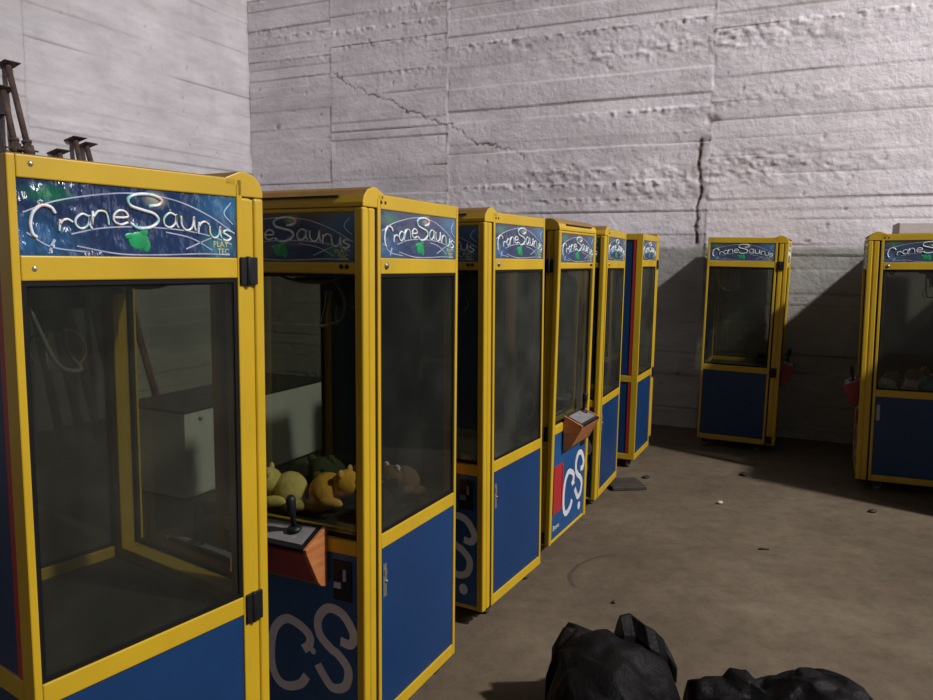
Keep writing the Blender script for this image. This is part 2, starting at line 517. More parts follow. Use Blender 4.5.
def make_machine():
    root = empty('claw_machine')
    y = M['yellow']
    # body frame
    b = MB()
    for sx in (-1, 1):
        xo, xi = sx * HW, sx * (HW - 0.05)
        b.box(min(xo, xi), max(xo, xi), 0, A1, ZB, ZT)
        b.box(min(xo, xi), max(xo, xi), D - A1, D, ZB, ZT)
        xi = sx * (HW - 0.022)
        for z0, z1 in ((HT, ZT), (GT, HB), (PT, GB), (ZB, PB)):
            b.box(min(xo, xi), max(xo, xi), A1, D - A1, z0, z1)
    for y0, y1 in ((D - A1, D), (0, A1)):
        for z0, z1 in ((HT, ZT), (PT, GB), (ZB, PB)):
            b.box(-HW + .05, HW - .05, y0, y1, z0, z1)
    b.box(-HW + .02, HW - .02, .02, D - .02, ZB + .004, ZB + .02)
    b.build('cabinet_frame', y, root, 0.003)
    # roof: thin deck and the rounded cap over the door
    b = MB()
    b.box(-HW + .004, HW - .004, 0.03, D - .004, ZT - .012, ZT + .002)
    b.build('roof_deck', M['dust_top'], root)
    b = MB()
    b.prism_x([(.036, ZT + .001), (-.008, 1.889), (-.030, 1.890), (-.058, 1.880), (-.076, 1.862), (-.0835, 1.840), (-.0835, 1.8265), (-.001, 1.8265), (-.001, 1.852), (.036, 1.853)], -HW, HW)
    b.mi[0] = b.mi[1] = b.mi[2] = b.mi[3] = 1
    cap = b.build('roof_cap', [y, M['dust_top']], root, 0.003)
    MB().box(-.21, .225, -.0845, -.06, 1.8560, 1.8625).build('vent_slot', M['black'], cap)
    # side walls
    for sx in (-1, 1):
        xc = sx * (HW - .009)
        g = MB().box(xc - .002, xc + .002, A1 + .002, D - A1 - .002, GB + .001, GT - .001).build('side_window', M['glass'], root)
        ring(MB(), 'x', xc, A1, D - A1, GB, GT, .011, .010).build('window_gasket', M['gasket'], g)
        p = MB().box(xc - .004, xc + .004, A1, D - A1, PB, PT).build('side_panel', M['blue'], root)
        if sx > 0:
            xo = HW - .005
            lb = MB().box(xo - .001, xo + .003, .030, .052, .525, .640)
            lb.ball((xo + .004, .047, .578), .006, 0, 8, 6)
            lb.box(xo, xo + .006, .034, .050, .60, .622)
            lb.build('panel_latch', M['steel'], p)
            MB().tube([(HW - .004, .050, 1.645), (HW + .004, .050, 1.645)], .011, 14).tube([(HW, .050, 1.645), (HW + .006, .050, 1.645)], .005, 8).build('barrel_lock', M['steel'], root)
        marquee('side_marquee', root, (sx * (HW - .004), D / 2, (HT + HB) / 2), sx * rad(90), 1.0)
        for yy, zz in (((D - .047, 1.853), (D - .045, 1.643)) if sx < 0 else ((.02, 1.846), (.045, 1.846))):
            MB().ball((sx * HW, yy, zz), (.003, .006, .006), 0, 8, 5).build('frame_screw', M['chrome'] if sx < 0 else M['black'], root)
    # back
    bp = MB().box(-HW + .05, HW - .05, D - .012, D - .006, GB, HT).box(-HW + .05, HW - .05, D - .012, D - .006, PB, PT)
    bp = bp.build('back_panel', M['blue'], root)
    for sx in (-1, 1):
        xa, xb = sx * (HW - .05), sx * (HW - .072)
        MB().box(min(xa, xb), max(xa, xb), D - .010, D - .002, PB, HT).build('red_trim', M['red'], bp)
    # inside
    MB().box(-HW + .024, HW - .024, .02, D - .014, .708, .718).build('playfield', M['dark'], root)
    MB().box(-HW + .024, HW - .024, .02, D - .014, 1.634, 1.642).build('ceiling_panel', M['dark'], root)
    b = MB()
    for xx in (-.26, .26):
        b.box(xx - .012, xx + .012, .03, D - .03, 1.600, 1.626)
    b.box(-.25, .25, .36, .40, 1.585, 1.605)
    b.tube([(-.25, .30, 1.59), (.25, .30, 1.59)], .007, 8)
    gn = b.build('claw_gantry', M['black'], root)
    cx, cy, cz = -.10, .385, 1.515
    b = MB()
    b.box(cx - .05, cx + .05, cy - .055, cy + .055, 1.545, 1.60)
    b.tube([(cx, cy, 1.56), (cx, cy, 1.50)], .034, 14)
    b.tube([(cx, cy, 1.50), (cx, cy, 1.488)], .022, 12)
    for k in range(3):
        a = rad(20 + 120 * k)
        pr = [(cx + math.cos(a) * r, cy + math.sin(a) * r, z) for r, z in ((.012, 1.495), (.045, 1.488), (.066, 1.462), (.070, 1.430), (.055, 1.405))]
        b.tube(smooth_line(pr, 4), .0038, 6, 1)
    b.build('claw', [M['black'], M['brass']], gn)
    pts = smooth_line([(cx - .01, cy - .05, 1.60), (cx + .055, cy - .06, 1.53), (cx + .04, cy - .05, 1.44), (cx - .08, cy - .02, 1.405), (cx - .13, cy + .06, 1.43), (cx - .14, cy + .12, 1.56)], 6)
    MB().tube(pts, .0055, 8).build('cable', M['steel'], gn)
    pts = smooth_line([(-.2, .10, 1.625), (-.10, .09, 1.592), (.03, .10, 1.585), (.15, .12, 1.625)], 6)
    MB().tube(pts, .005, 8).build('cable', M['steel'], gn)
    # front door
    b = MB()
    yd0, yd1 = -T, -.011
    for sx in (-1, 1):
        xo, xi = sx * HW, sx * (HW - A2)
        b.box(min(xo, xi), max(xo, xi), yd0, -.053, ZB, 1.8255)
        xo = sx * (HW - .002)
        b.box(min(xo, xi), max(xo, xi), -.047, yd1, ZB, 1.8245)
        xo = sx * (HW - .006)
        b.box(min(xo, xi), max(xo, xi), -.06, -.04, ZB + .002, 1.823)
    for z0, z1 in ((1.810, 1.8255), (GT, HB - .014), (PT, GB), (ZB, .088)):
        b.box(-HW + A2, HW - A2, yd0 + .004, yd1, z0, z1)
    dr = b.build('front_door', y, root, 0.007, 3)
    ring(MB(), 'y', -.006, -HW + .008, HW - .008, ZB + .01, 1.824, .02, .014).build('door_seal', M['gasket'], dr)
    g = MB().box(-HW + A2, HW - A2, -.062, -.058, GB, GT).build('front_window', M['glass'], dr)
    ring(MB(), 'y', -.062, -HW + A2, HW - A2, GB, GT, .011, .014).build('window_gasket', M['gasket'], dr)
    fp = MB().box(-HW + A2, HW - A2, -T + .010, -T + .018, .088, PT).build('front_panel', M['front_blue'], dr)
    yf = -T + .0085
    b = MB()
    Cc = smooth_line([(.060, .330), (.085, .352), (.086, .385), (.050, .412), (-.010, .425), (-.060, .385), (-.080, .315), (-.078, .240), (-.052, .190), (-.010, .178), (.045, .200), (.072, .235)], 6)
    b.ribbon([(p.x, p.y) for p in Cc], .032, yf, yf + .004)
    Sc = smooth_line([(.215, .395), (.255, .392), (.268, .430), (.225, .490), (.165, .500), (.125, .455), (.130, .400), (.175, .360), (.205, .345), (.245, .300), (.232, .240), (.180, .222), (.140, .262), (.120, .290)], 6)
    b.ribbon([(p.x, p.y) for p in Sc], .032, yf, yf + .004)
    b.ball((.100, .335, yf) if False else (.100, yf + .002, .332), (.012, .002, .012))
    b.ball((.212, yf + .002, .158), (.024, .002, .027))
    b.build('big_initials', M['white_line'], dr)
    br = link('panel_lettering', BRAVO, dr)
    br.location = (-.197, yf, .150)
    ch = MB().box(-.262, -.112, yf - .004, yf + .004, .236, .252).box(-.262, -.112, yf - .004, yf + .004, .497, .512)
    ch.box(-.262, -.247, yf - .004, yf + .004, .25, .50).box(-.127, -.112, yf - .004, yf + .004, .25, .50)
    ch.box(-.25, -.125, yf - .001, yf + .003, .25, .50)
    ch.build('prize_flap', M['red'], dr)
    cm = MB().box(.192, .262, yf - .004, yf + .004, .54, .675).build('coin_mechanism', M['black'], root)
    MB().box(.200, .228, yf - .014, yf - .003, .585, .606).box(.232, .244, yf - .008, yf - .003, .61, .65).build('coin_slot', M['chrome'], cm)
    MB().tube([(.235, yf - .008, 1.641), (.235, yf + .01, 1.641)], .0075, 12).build('door_screw', M['black'], dr)
    MB().tube([(.256, yf - .008, 1.641), (.256, yf + .01, 1.641)], .0075, 12).build('door_screw', M['black'], dr)
    for z0, z1 in ((1.600, 1.672), (.672, .754), (.085, .150)):
        b = MB().box(-HW - .007, -HW + .002, -.058, -.030, z0, z1)
        b.box(-HW - .007, -HW + .002, -.026, -.004, z0, z1)
        b.tube([(-HW - .005, -.028, z0 - .002), (-HW - .005, -.028, z1 + .002)], .007, 10)
        b.build('hinge', M['black'], dr, .002)
    zc = (1.810 + HB - .014) / 2
    fm = marquee('front_marquee', root, (0, -T + .006, zc), 0, (W - 2 * A2) / MW)
    fm.scale = ((W - 2 * A2) / MW, 1, 1.0)
    # control box
    x0, x1 = -.150, .172
    prof = [(-T, .588), (-T, .790), (-T - .112, .742), (-T - .108, .725), (-T - .050, .612), (-T - .035, .596), (-T - .018, .588)]
    cb = MB()
    cb.prism_x(prof, x0, x0 + .014)
    cb.prism_x(prof, x1 - .014, x1)
    cb.box(x0 + .002, x1 - .002, -T - .02, -T, .590, .602)
    cbo = cb.build('control_box', M['wood'], root, 0.002)
    fr = [(-T, .600), (-T, .772), (-T - .104, .730), (-T - .104, .722), (-T - .046, .612), (-T - .030, .600)]
    MB().prism_x(fr, x0 + .014, x1 - .014).build('box_front', M['wood'], cbo)
    sl = (.790 - .742) / .112
    zz = lambda q: .790 - sl * q
    pl = MB()
    pl.prism_x([(-T - .004, zz(.004) - .014), (-T - .004, zz(.004) - .002), (-T - .108, zz(.108) - .002), (-T - .108, zz(.108) - .014)], x0 + .014, x1 - .014)
    pl.build('box_rim', M['black'], cbo)
    pl = MB()
    pl.prism_x([(-T - .016, zz(.016) - .010), (-T - .016, zz(.016)), (-T - .092, zz(.092)), (-T - .092, zz(.092) - .010)], x0 + .034, x1 - .034)
    pl.build('control_plate', M['plate'], cbo)
    jx, jy = .070, -T - .040
    jz = zz(.040)
    j = MB()
    j.tube([(jx, jy, jz - .004), (jx, jy - .001, jz + .008), (jx, jy - .002, jz + .014)], [.026, .024, .012], 14)
    j.tube([(jx, jy, jz), (jx - .002, jy - .006, jz + .045), (jx - .004, jy - .01, jz + .07), (jx - .005, jy - .012, jz + .108), (jx - .005, jy - .013, jz + .118)], [.009, .009, .016, .017, .010], 12)
    j.build('joystick', M['black'], cbo)
    # casters
    for sx in (-1, 1):
        for yy in (.06, D - .06):
            c = MB()
            xx = sx * (HW - .06)
            c.box(xx - .028, xx + .028, yy - .028, yy + .028, .064, .072)
            c.box(xx - .018, xx - .013, yy - .02, yy + .024, .024, .068)
            c.box(xx + .013, xx + .018, yy - .02, yy + .024, .024, .068)
            c.tube([(xx - .011, yy + .004, .0285), (xx + .011, yy + .004, .0285)], .0285, 16, 1)
            c.build('caster', [M['black'], M['wheel']], root)
    return root

POSE = {1: (-0.85777, 2.17370, 145.344, -0.45652, 0.06514), 2: (-0.57179, 2.56740, -25.873, 0.001, -0.47364),
        3: (-0.15227, 3.51036, -28.825, 0.41683, -0.27809), 4: (0.54182, 4.41374, 62.986, -0.59614, 0.16289),
        5: (0.60971, 5.12933, -23.334, -0.51007, -0.3142), 6: (1.30206, 6.60911, 155.248, -0.41101, -0.22809),
        7: (2.75697, 6.82113, 64.866, -0.46232, 0.52272), 8: (3.11217, 5.75674, -115.130, 0.71656, -0.46537)}
LABEL = {
 1: 'nearest yellow claw machine with wrinkled sign film, at the left edge of the photo',
 2: 'yellow claw machine second from the left, orange and cream soft toys behind its glass',
 3: 'yellow claw machine between the soft toy machine and the one with the open joystick shelf',
 4: 'claw machine turned to show red prize flap, white initials and wooden joystick box',
 5: 'yellow claw machine just behind the red prize flap one, beside the dark floor board',
 6: 'last claw machine of the left row, turned to show its plain blue back',
 7: 'yellow claw machine standing alone in shade against the back wall, empty dark window',
 8: 'yellow claw machine cut by the right edge, soft toys inside, grey slab on top',
}

def place(o, pose):
    x0, y0, yaw, tx, ty = pose
    tx, ty = rad(tx), rad(ty)
    R = Matrix.Rotation(rad(yaw), 3, 'Z')
    ax = Vector((ty, -tx, 0))
    if ax.length > 1e-6:
        R = Matrix.Rotation(ax.length, 3, ax.normalized()) @ R
    loc = Vector((x0, y0, ZB)) + R @ Vector((0, 0, -ZB))
    o.matrix_world = Matrix.Translation(loc) @ R.to_4x4()
    return Matrix.Translation(loc) @ R.to_4x4()

proto = make_machine()
MACH, MW4 = {}, {}
for i in range(1, 9):
    sw = None
    if i in (7, 8):
        sw = {'orange_wood_veneer': M['red_wood']}
    if i in (3, 5, 6):
        sw = {'smoked_glass': M['glass_dusty']}
    o = proto if i == 4 else copy_tree(proto, None, sw)
    MW4[i] = place(o, POSE[i])
    tag(o, LABEL[i], 'claw machine', 'crane claw machines in the hall')
    MACH[i] = o
# the near machine's sign film is wrinkled; the second machine's joystick box has a red front
for c in kids(MACH[1]):
    if c.name.startswith('side_window') and sum(v.co.x for v in c.data.vertices) > 0:
        c.data = c.data.copy()
        c.data.materials[0] = M['glass_grimy']
    if c.name.split('.')[0] in ('front_door', 'front_marquee', 'control_box', 'coin_mechanism', 'roof_cap'):
        c.location.y += .016
    if c.name.startswith('side_marquee'):
        c.data = c.data.copy()
        c.data.materials[0] = M['marquee_wrinkled']
for c in kids(MACH[2]):
    if c.name.startswith('control_box'):
        for d_ in kids(c):
            if d_.name.startswith('box_front'):
                d_.data = d_.data.copy()
                d_.data.materials[0] = M['red_wood']

for c in kids(MACH[4]):
    for e in [c] + kids(c):
        if e.data is not None and e.data.materials and e.data.materials[0] == M['glass']:
            e.data = e.data.copy()
            e.data.materials[0] = M['glass_dusty']
    if c.name.startswith('control_box'):
        for d_ in kids(c):
            if d_.name.startswith('joystick'):
                d_.location = (.035, .012, 0)

# ------------------------------------------------------------------ soft toys inside machines
def fur(name, col):
    return pbr(name, col, 0.95, var=0.22, vscale=18, bumps=0.6, bscale=90, spec=0.1)

def plush(machine, p, size, col, tip, label, group, yaw=0.0, roll=0.0, body_stretch=1.0):
    m1, m2 = fur('plush_' + label.split()[0], col), fur('plush_tip', tip)
    s = size
    b = MB().ball((0, 0, 0), (s * .50, s * .40 * body_stretch, s * .42), 0, 16, 11)
    root = b.build('soft_toy', m1)
    h = MB().ball((0, -s * .48, s * .22), (s * .34, s * .31, s * .31), 0, 16, 11).build('head', m1, root)
    MB().ball((0, -s * .78, s * .16), (s * .15, s * .12, s * .12), 0, 12, 8).build('muzzle', m2, h)
    for sx in (-1, 1):
        MB().ball((sx * s * .24, -s * .45, s * .48), (s * .11, s * .06, s * .11), 0, 10, 7).build('ear', m2, h)
        MB().ball((sx * s * .11, -s * .76, s * .30), s * .032, 0, 8, 6).build('eye', M['black'], h)
        MB().ball((sx * s * .46, -s * .30, -s * .12), (s * .13, s * .30, s * .13), 0, 12, 8).build('arm', m1, root)
        MB().ball((sx * s * .30, s * .15, -s * .26), (s * .17, s * .34, s * .15), 0, 12, 8).build('leg', m1, root)
    L = MW4[machine] @ Matrix.Translation(Vector(p)) @ Matrix.Rotation(yaw, 4, 'Z') @ Matrix.Rotation(roll, 4, 'Y')
    root.matrix_world = L
    tag(root, label, 'soft toy', group)
    return root

g2 = 'soft toys in the second machine'
plush(2, (-.170, .150, .80), .165, (.80, .64, .22), (.8, .65, .3), 'cream-yellow soft toy at the left of the toys in the second machine', g2, rad(-60))
plush(2, (-.04, .205, .80), .165, (.85, .44, .06), (.8, .5, .14), 'orange-yellow soft toy in the middle of the toys in the second machine', g2, rad(100))
plush(2, (.02, .385, .80), .145, (.36, .13, .04), (.4, .2, .08), 'reddish brown soft toy behind the orange one in the second machine', g2, rad(30))
plush(2, (.185, .20, .79), .14, (.02, .02, .02), (.05, .05, .05), 'black soft toy at the right of the toys in the second machine', g2, rad(160))
plush(2, (-.185, .40, .80), .165, (.05, .06, .03), (.1, .1, .05), 'dark green soft toy at the back of the toys in the second machine', g2, rad(20))
plush(2, (.145, .460, .80), .14, (.16, .09, .06), (.85, .83, .80), 'small brown and white soft toy seen through the second machine side window', g2, rad(-20))
g8 = 'soft toys in the right-hand machine'
for p, s, c, t, yw, lab in (
    ((.215, .115, .775), .10, (.70, .76, .76), (.8, .8, .8), 30, 'pale grey-green soft toy in the near left corner of the right machine'),
    ((.09, .145, .785), .105, (.28, .20, .28), (.7, .64, .7), -30, 'dark plum soft toy beside the pale one in the right machine'),
    ((.20, .245, .775), .10, (.80, .80, .82), (.85, .8, .78), 80, 'light grey soft toy at the front of the right machine pile'),
    ((-.03, .28, .81), .15, (.42, .20, .10), (.8, .7, .6), 160, 'brown soft toy on top of the right machine pile'),
    ((.17, .385, .785), .12, (.06, .36, .48), (.4, .6, .65), 10, 'teal blue soft toy by the right edge of the photo'),
    ((-.05, .125, .785), .11, (.24, .28, .14), (.5, .5, .4), 120, 'olive green soft toy behind the pale ones in the right machine'),
    ((.02, .455, .79), .12, (.05, .05, .08), (.2, .2, .25), 60, 'dark navy soft toy at the back of the right machine pile')):
    plush(8, p, s, c, t, lab, g8, rad(yw))

# ------------------------------------------------------------------ room shell
rng = np.random.default_rng(3)
def vnoise(x, y, seed):
    """smooth 2-D value noise"""
    r = np.random.default_rng(seed)
    G = r.random((256, 256))
    xi, yi = np.floor(x).astype(int), np.floor(y).astype(int)
    fx, fy = x - xi, y - yi
    fx, fy = fx * fx * (3 - 2 * fx), fy * fy * (3 - 2 * fy)
    a, b = G[xi % 256, yi % 256], G[(xi + 1) % 256, yi % 256]
    c, d = G[xi % 256, (yi + 1) % 256], G[(xi + 1) % 256, (yi + 1) % 256]
    return (a * (1 - fx) + b * fx) * (1 - fy) + (c * (1 - fx) + d * fx) * fy
def fbm(x, y, seed, octv=4):
    t, a, s = 0, 1.0, 0
    for k in range(octv):
        t = t + a * vnoise(x * 2 ** k, y * 2 ** k, seed + k)
        s += a
        a *= .5
    return t / s

def formwork(S, Z, joints, seed, rough):
    """height (towards the room) and dirt of a board-marked concrete wall"""
    r = np.random.default_rng(seed)
    H = np.zeros_like(S)
    Dt = np.zeros_like(S)
    for a, b in zip(joints[:-1], joints[1:]):
        msk = (S >= a) & (S < b)
        z = -r.random() * .2
        H[msk] += r.normal() * .003
        while z < 5.8:
            hgt = r.choice([.10, .13, .17, .23])
            bm_ = msk & (Z >= z) & (Z < z + hgt)
            u = np.clip((Z - z) / hgt, 0, 1)
            H[bm_] += (r.normal() * .0028 + (u[bm_] - .5) * r.normal() * .004)
            # groove along the board edge, broken along its length
            zz = z + .006 * (vnoise(S * 3, S * 0 + z * 7, seed + 11) - .5)
            k = np.clip((vnoise(S * 1.1 + z * 31, S * 0 + 3.3, seed + 12) - .38) * 4, 0, 1) * r.random() * 1.15
            e = np.exp(-((Z - zz) / .008) ** 2) * msk
            H -= .006 * e * k
            Dt += e * k * .75
            # ragged lip of leaked cement under some edges
            if r.random() < .45 * rough:
                lip = np.clip((vnoise(S * .8 + z * 17, S * 0 + 9.1, seed + 13) - .40) * 3.2, 0, 1)
                band = np.exp(-np.clip(zz - Z, 0, 9) / .045) * (Z < zz + .012) * msk
                H += .015 * lip * band * np.clip(fbm(S * 24, Z * 30, seed + 14, 2) * 3.0 - 1.2, 0, 1)
            z += hgt
    for j in joints[1:-1]:
        w = j + .012 * (vnoise(Z * 4, Z * 0 + j * 3, seed + 15) - .5)
        e = np.exp(-((S - w) / .009) ** 2)
        k = np.clip(vnoise(Z * 2, Z * 0 + j, seed + 16) * 1.8 - .4, 0, 1)
        H += .010 * e * (k - .5)
        Dt += .5 * e * np.clip(k - .35, 0, 1)
    H += .006 * (fbm(S * 2.2, Z * 4.5, seed + 20) - .5) + .0045 * (fbm(S * 11, Z * 16, seed + 24, 3) - .5) * rough
    Dt += .16 * np.clip(fbm(S * 1.6, Z * 6, seed + 50, 4) * 3.2 - 1.55, 0, 1) + .12 * np.clip(fbm(S * 9, Z * 3, seed + 60, 3) * 3 - 1.75, 0, 1)
    pits = fbm(S * 14, Z * 14, seed + 30, 2)
    H -= .007 * np.clip((pits - .85) * 12, 0, 1)
    Dt += .45 * np.clip((pits - .86) * 12, 0, 1)
    return H, Dt

def dist_poly(S, Z, pts):
    dm = np.full_like(S, 9.0)
    for (ax, az), (bx, bz) in zip(pts[:-1], pts[1:]):
        vx, vz = bx - ax, bz - az
        t = np.clip(((S - ax) * vx + (Z - az) * vz) / (vx * vx + vz * vz), 0, 1)
        dm = np.minimum(dm, np.hypot(S - ax - t * vx, Z - az - t * vz))
    return dm

CAM_H, FPX, PITCH, ROLL = 1.6728, 760.2, 0.12032, 0.009884
def pix_ray(x, y):
    X, Y = (x - 466.5) / FPX, (y - 350) / FPX
    X, Y = X * math.cos(ROLL) + Y * math.sin(ROLL), -X * math.sin(ROLL) + Y * math.cos(ROLL)
    c, s = math.cos(PITCH), math.sin(PITCH)
    return Vector((X, c - Y * s, -s - Y * c))
def wall_pt(x, y):
    """where a mark seen in the photo lies on the back wall, as (s, z)"""
    r = pix_ray(x, y)
    n = -r.x * RS + r.y * RC
    t = WALL_N / n
    return ((r.x * RC + r.y * RS) * t, CAM_H + r.z * t)

def grid_wall(name, us, zs, H, to_world, mat, dirt):
    nu, nz = len(us), len(zs)
    U, Z = np.meshgrid(us, zs, indexing='ij')
    P = to_world(U, Z, H).reshape(-1, 3)
    i, j = np.meshgrid(np.arange(nu - 1), np.arange(nz - 1), indexing='ij')
    a = (i * nz + j).ravel()
    F = np.stack([a, a + nz, a + nz + 1, a + 1], 1)
    me = bpy.data.meshes.new(name)
    me.vertices.add(len(P))
    me.vertices.foreach_set('co', P.astype(np.float32).ravel())
    me.loops.add(F.size)
    me.loops.foreach_set('vertex_index', F.astype(np.int32).ravel())
    me.polygons.add(len(F))
    me.polygons.foreach_set('loop_start', np.arange(0, F.size, 4, dtype=np.int32))
    me.polygons.foreach_set('loop_total', np.full(len(F), 4, np.int32))
    me.update(calc_edges=True)
    me.polygons.foreach_set('use_smooth', np.ones(len(F), bool))
    at = me.attributes.new('dirt', 'FLOAT', 'POINT')
    at.data.foreach_set('value', dirt.astype(np.float32).ravel())
    me.materials.append(mat)
    o = link(name, me)
    o['kind'] = 'structure'
    return o

def mat_wall(name, base, band_top):
    m, nt, out = new_mat(name)
    p = nt.nodes.new('ShaderNodeBsdfPrincipled')
    t = noise_tex(nt, 0.9, 6, 0.6)
    t2 = noise_tex(nt, 5.0, 6, 0.65, 'Object', (.5, .5, 1.6))
    c = ramp(nt, t.outputs['Fac'], [(0.32, tuple(v * .86 for v in base)), (0.68, tuple(min(1, v * 1.07) for v in base))]).outputs[0]
    f = ramp(nt, t2.outputs['Fac'], [(0.35, 0.84), (0.65, 1.0)]).outputs[0]
    c = mixc(nt, 1.0, c, f, 'MULTIPLY')
    if band_top:
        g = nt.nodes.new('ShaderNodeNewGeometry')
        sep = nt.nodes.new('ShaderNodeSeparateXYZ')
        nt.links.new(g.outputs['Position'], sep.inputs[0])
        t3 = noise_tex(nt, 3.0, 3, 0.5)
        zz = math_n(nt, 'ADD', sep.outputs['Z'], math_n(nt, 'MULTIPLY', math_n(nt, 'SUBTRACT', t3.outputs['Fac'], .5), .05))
        k = ramp(nt, math_n(nt, 'MULTIPLY', zz, .2), [(band_top * .2 - .003, 1.0), (band_top * .2 + .003, 0.0)]).outputs[0]
        c = mixc(nt, k, c, mixc(nt, 1.0, c, (.50, .52, .47), 'MULTIPLY'))  # wall colour multiplied darker and greyer below the given height
    at = nt.nodes.new('ShaderNodeAttribute')
    at.attribute_name = 'dirt'
    c = mixc(nt, math_n(nt, 'MINIMUM', at.outputs['Fac'], .9), c, (.11, .075, .055))
    nt.links.new(c, p.inputs['Base Color'])
    p.inputs['Roughness'].default_value = .9
    p.inputs['Specular IOR Level'].default_value = .15
    b = noise_tex(nt, 22, 7, .65)
    nt.links.new(bump(nt, b.outputs['Fac'], .5, .02), p.inputs['Normal'])
    nt.links.new(p.outputs[0], out.inputs[0])
    return m
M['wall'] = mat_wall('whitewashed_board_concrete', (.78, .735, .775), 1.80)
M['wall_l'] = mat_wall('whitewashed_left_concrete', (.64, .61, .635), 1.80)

# back wall
us = np.concatenate([np.arange(WALL_S, 1.5, .0125), np.arange(1.6, 9.0, .4)])
zs = np.arange(0, 5.81, .0125)
S, Z = np.meshgrid(us, zs, indexing='ij')
JT = [WALL_S - .1, -5.42, -3.87, -1.06, 3.2, 9.5]
H, Dt = formwork(S, Z, JT, 41, 1.0)
blob = lambda x, y, rx, rz: np.exp(-((S - wall_pt(x, y)[0]) / rx) ** 2 - ((Z - wall_pt(x, y)[1]) / rz) ** 2)
rough_zone = blob(770, 165, .75, .17) + .9 * blob(655, 185, .5, .16) + .8 * blob(560, 175, .5, .12) + .8 * blob(620, 52, .8, .12) + .8 * blob(760, 35, .9, .14) + .6 * blob(790, 95, .9, .07)
H += .015 * np.clip(rough_zone, 0, 1) * np.clip(fbm(S * 15, Z * 26, 77, 3) * 2.6 - .9, 0, 1.2)
Dt += .30 * np.clip(rough_zone, 0, 1) * np.clip(fbm(S * 6, Z * 9, 91, 3) * 3 - 1.75, 0, 1)
crack = [wall_pt(*p) for p in ((333, 72), (352, 86), (375, 95), (392, 102), (410, 112), (430, 117), (440, 125), (452, 124), (466, 137), (484, 144), (500, 149), (514, 151), (525, 154), (524, 160))]
jit = .035 * (vnoise(S * 10, Z * 10, 5) - .5) + .03 * (vnoise(S * 27, Z * 27, 15) - .5)
dc = dist_poly(S + jit, Z + jit, crack)
H -= .008 * np.exp(-(dc / .006) ** 2)
Dt += .85 * np.exp(-(dc / .007) ** 2)
seam = [wall_pt(*p) for p in ((702, 140), (699, 165), (701, 185), (698, 205), (697, 225), (696, 243))]
ds = dist_poly(S + jit, Z, seam)
H -= .016 * np.exp(-(ds / .012) ** 2)
Dt += .8 * np.exp(-(ds / .013) ** 2) + .55 * np.exp(-(ds / .06) ** 2) * vnoise(S * 9, Z * 9, 8)
for (x, y, r) in ((268, 36, .05), (278, 127, .04), (528, 47, .04), (514, 45, .05), (712, 119, .07)):
    e = np.exp(-(np.hypot((S - wall_pt(x, y)[0]) , (Z - wall_pt(x, y)[1]) * 1.3) / r) ** 4)
    H -= .016 * e * vnoise(S * 20, Z * 20, 6)
    Dt += .55 * e * np.clip(vnoise(S * 18, Z * 18, 9) * 2 - .6, 0, 1)
def back_world(U, Z, H):
    n = WALL_N - H
    return np.stack([U * RC - n * RS, U * RS + n * RC, Z], -1)
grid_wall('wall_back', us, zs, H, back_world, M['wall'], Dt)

# left wall
un = np.concatenate([np.arange(-4.0, 3.9, .4), np.arange(4.0, WALL_N + .02, .014)])
zs = np.arange(0, 5.81, .014)
S, Z = np.meshgrid(un, zs, indexing='ij')
H, Dt = formwork(S, Z, [-4.2, 1.5, 4.75, 8.0], 66, .45)
Dt *= .8
corner = np.exp(-((S - WALL_N) / .04) ** 2)
Dt += .25 * corner * vnoise(Z * 5, Z * 0 + 2, 4)
def left_world(U, Z, H):
    s = WALL_S + H
    return np.stack([s * RC - U * RS, s * RS + U * RC, Z], -1)
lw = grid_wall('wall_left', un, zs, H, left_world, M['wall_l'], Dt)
lw.data.flip_normals()

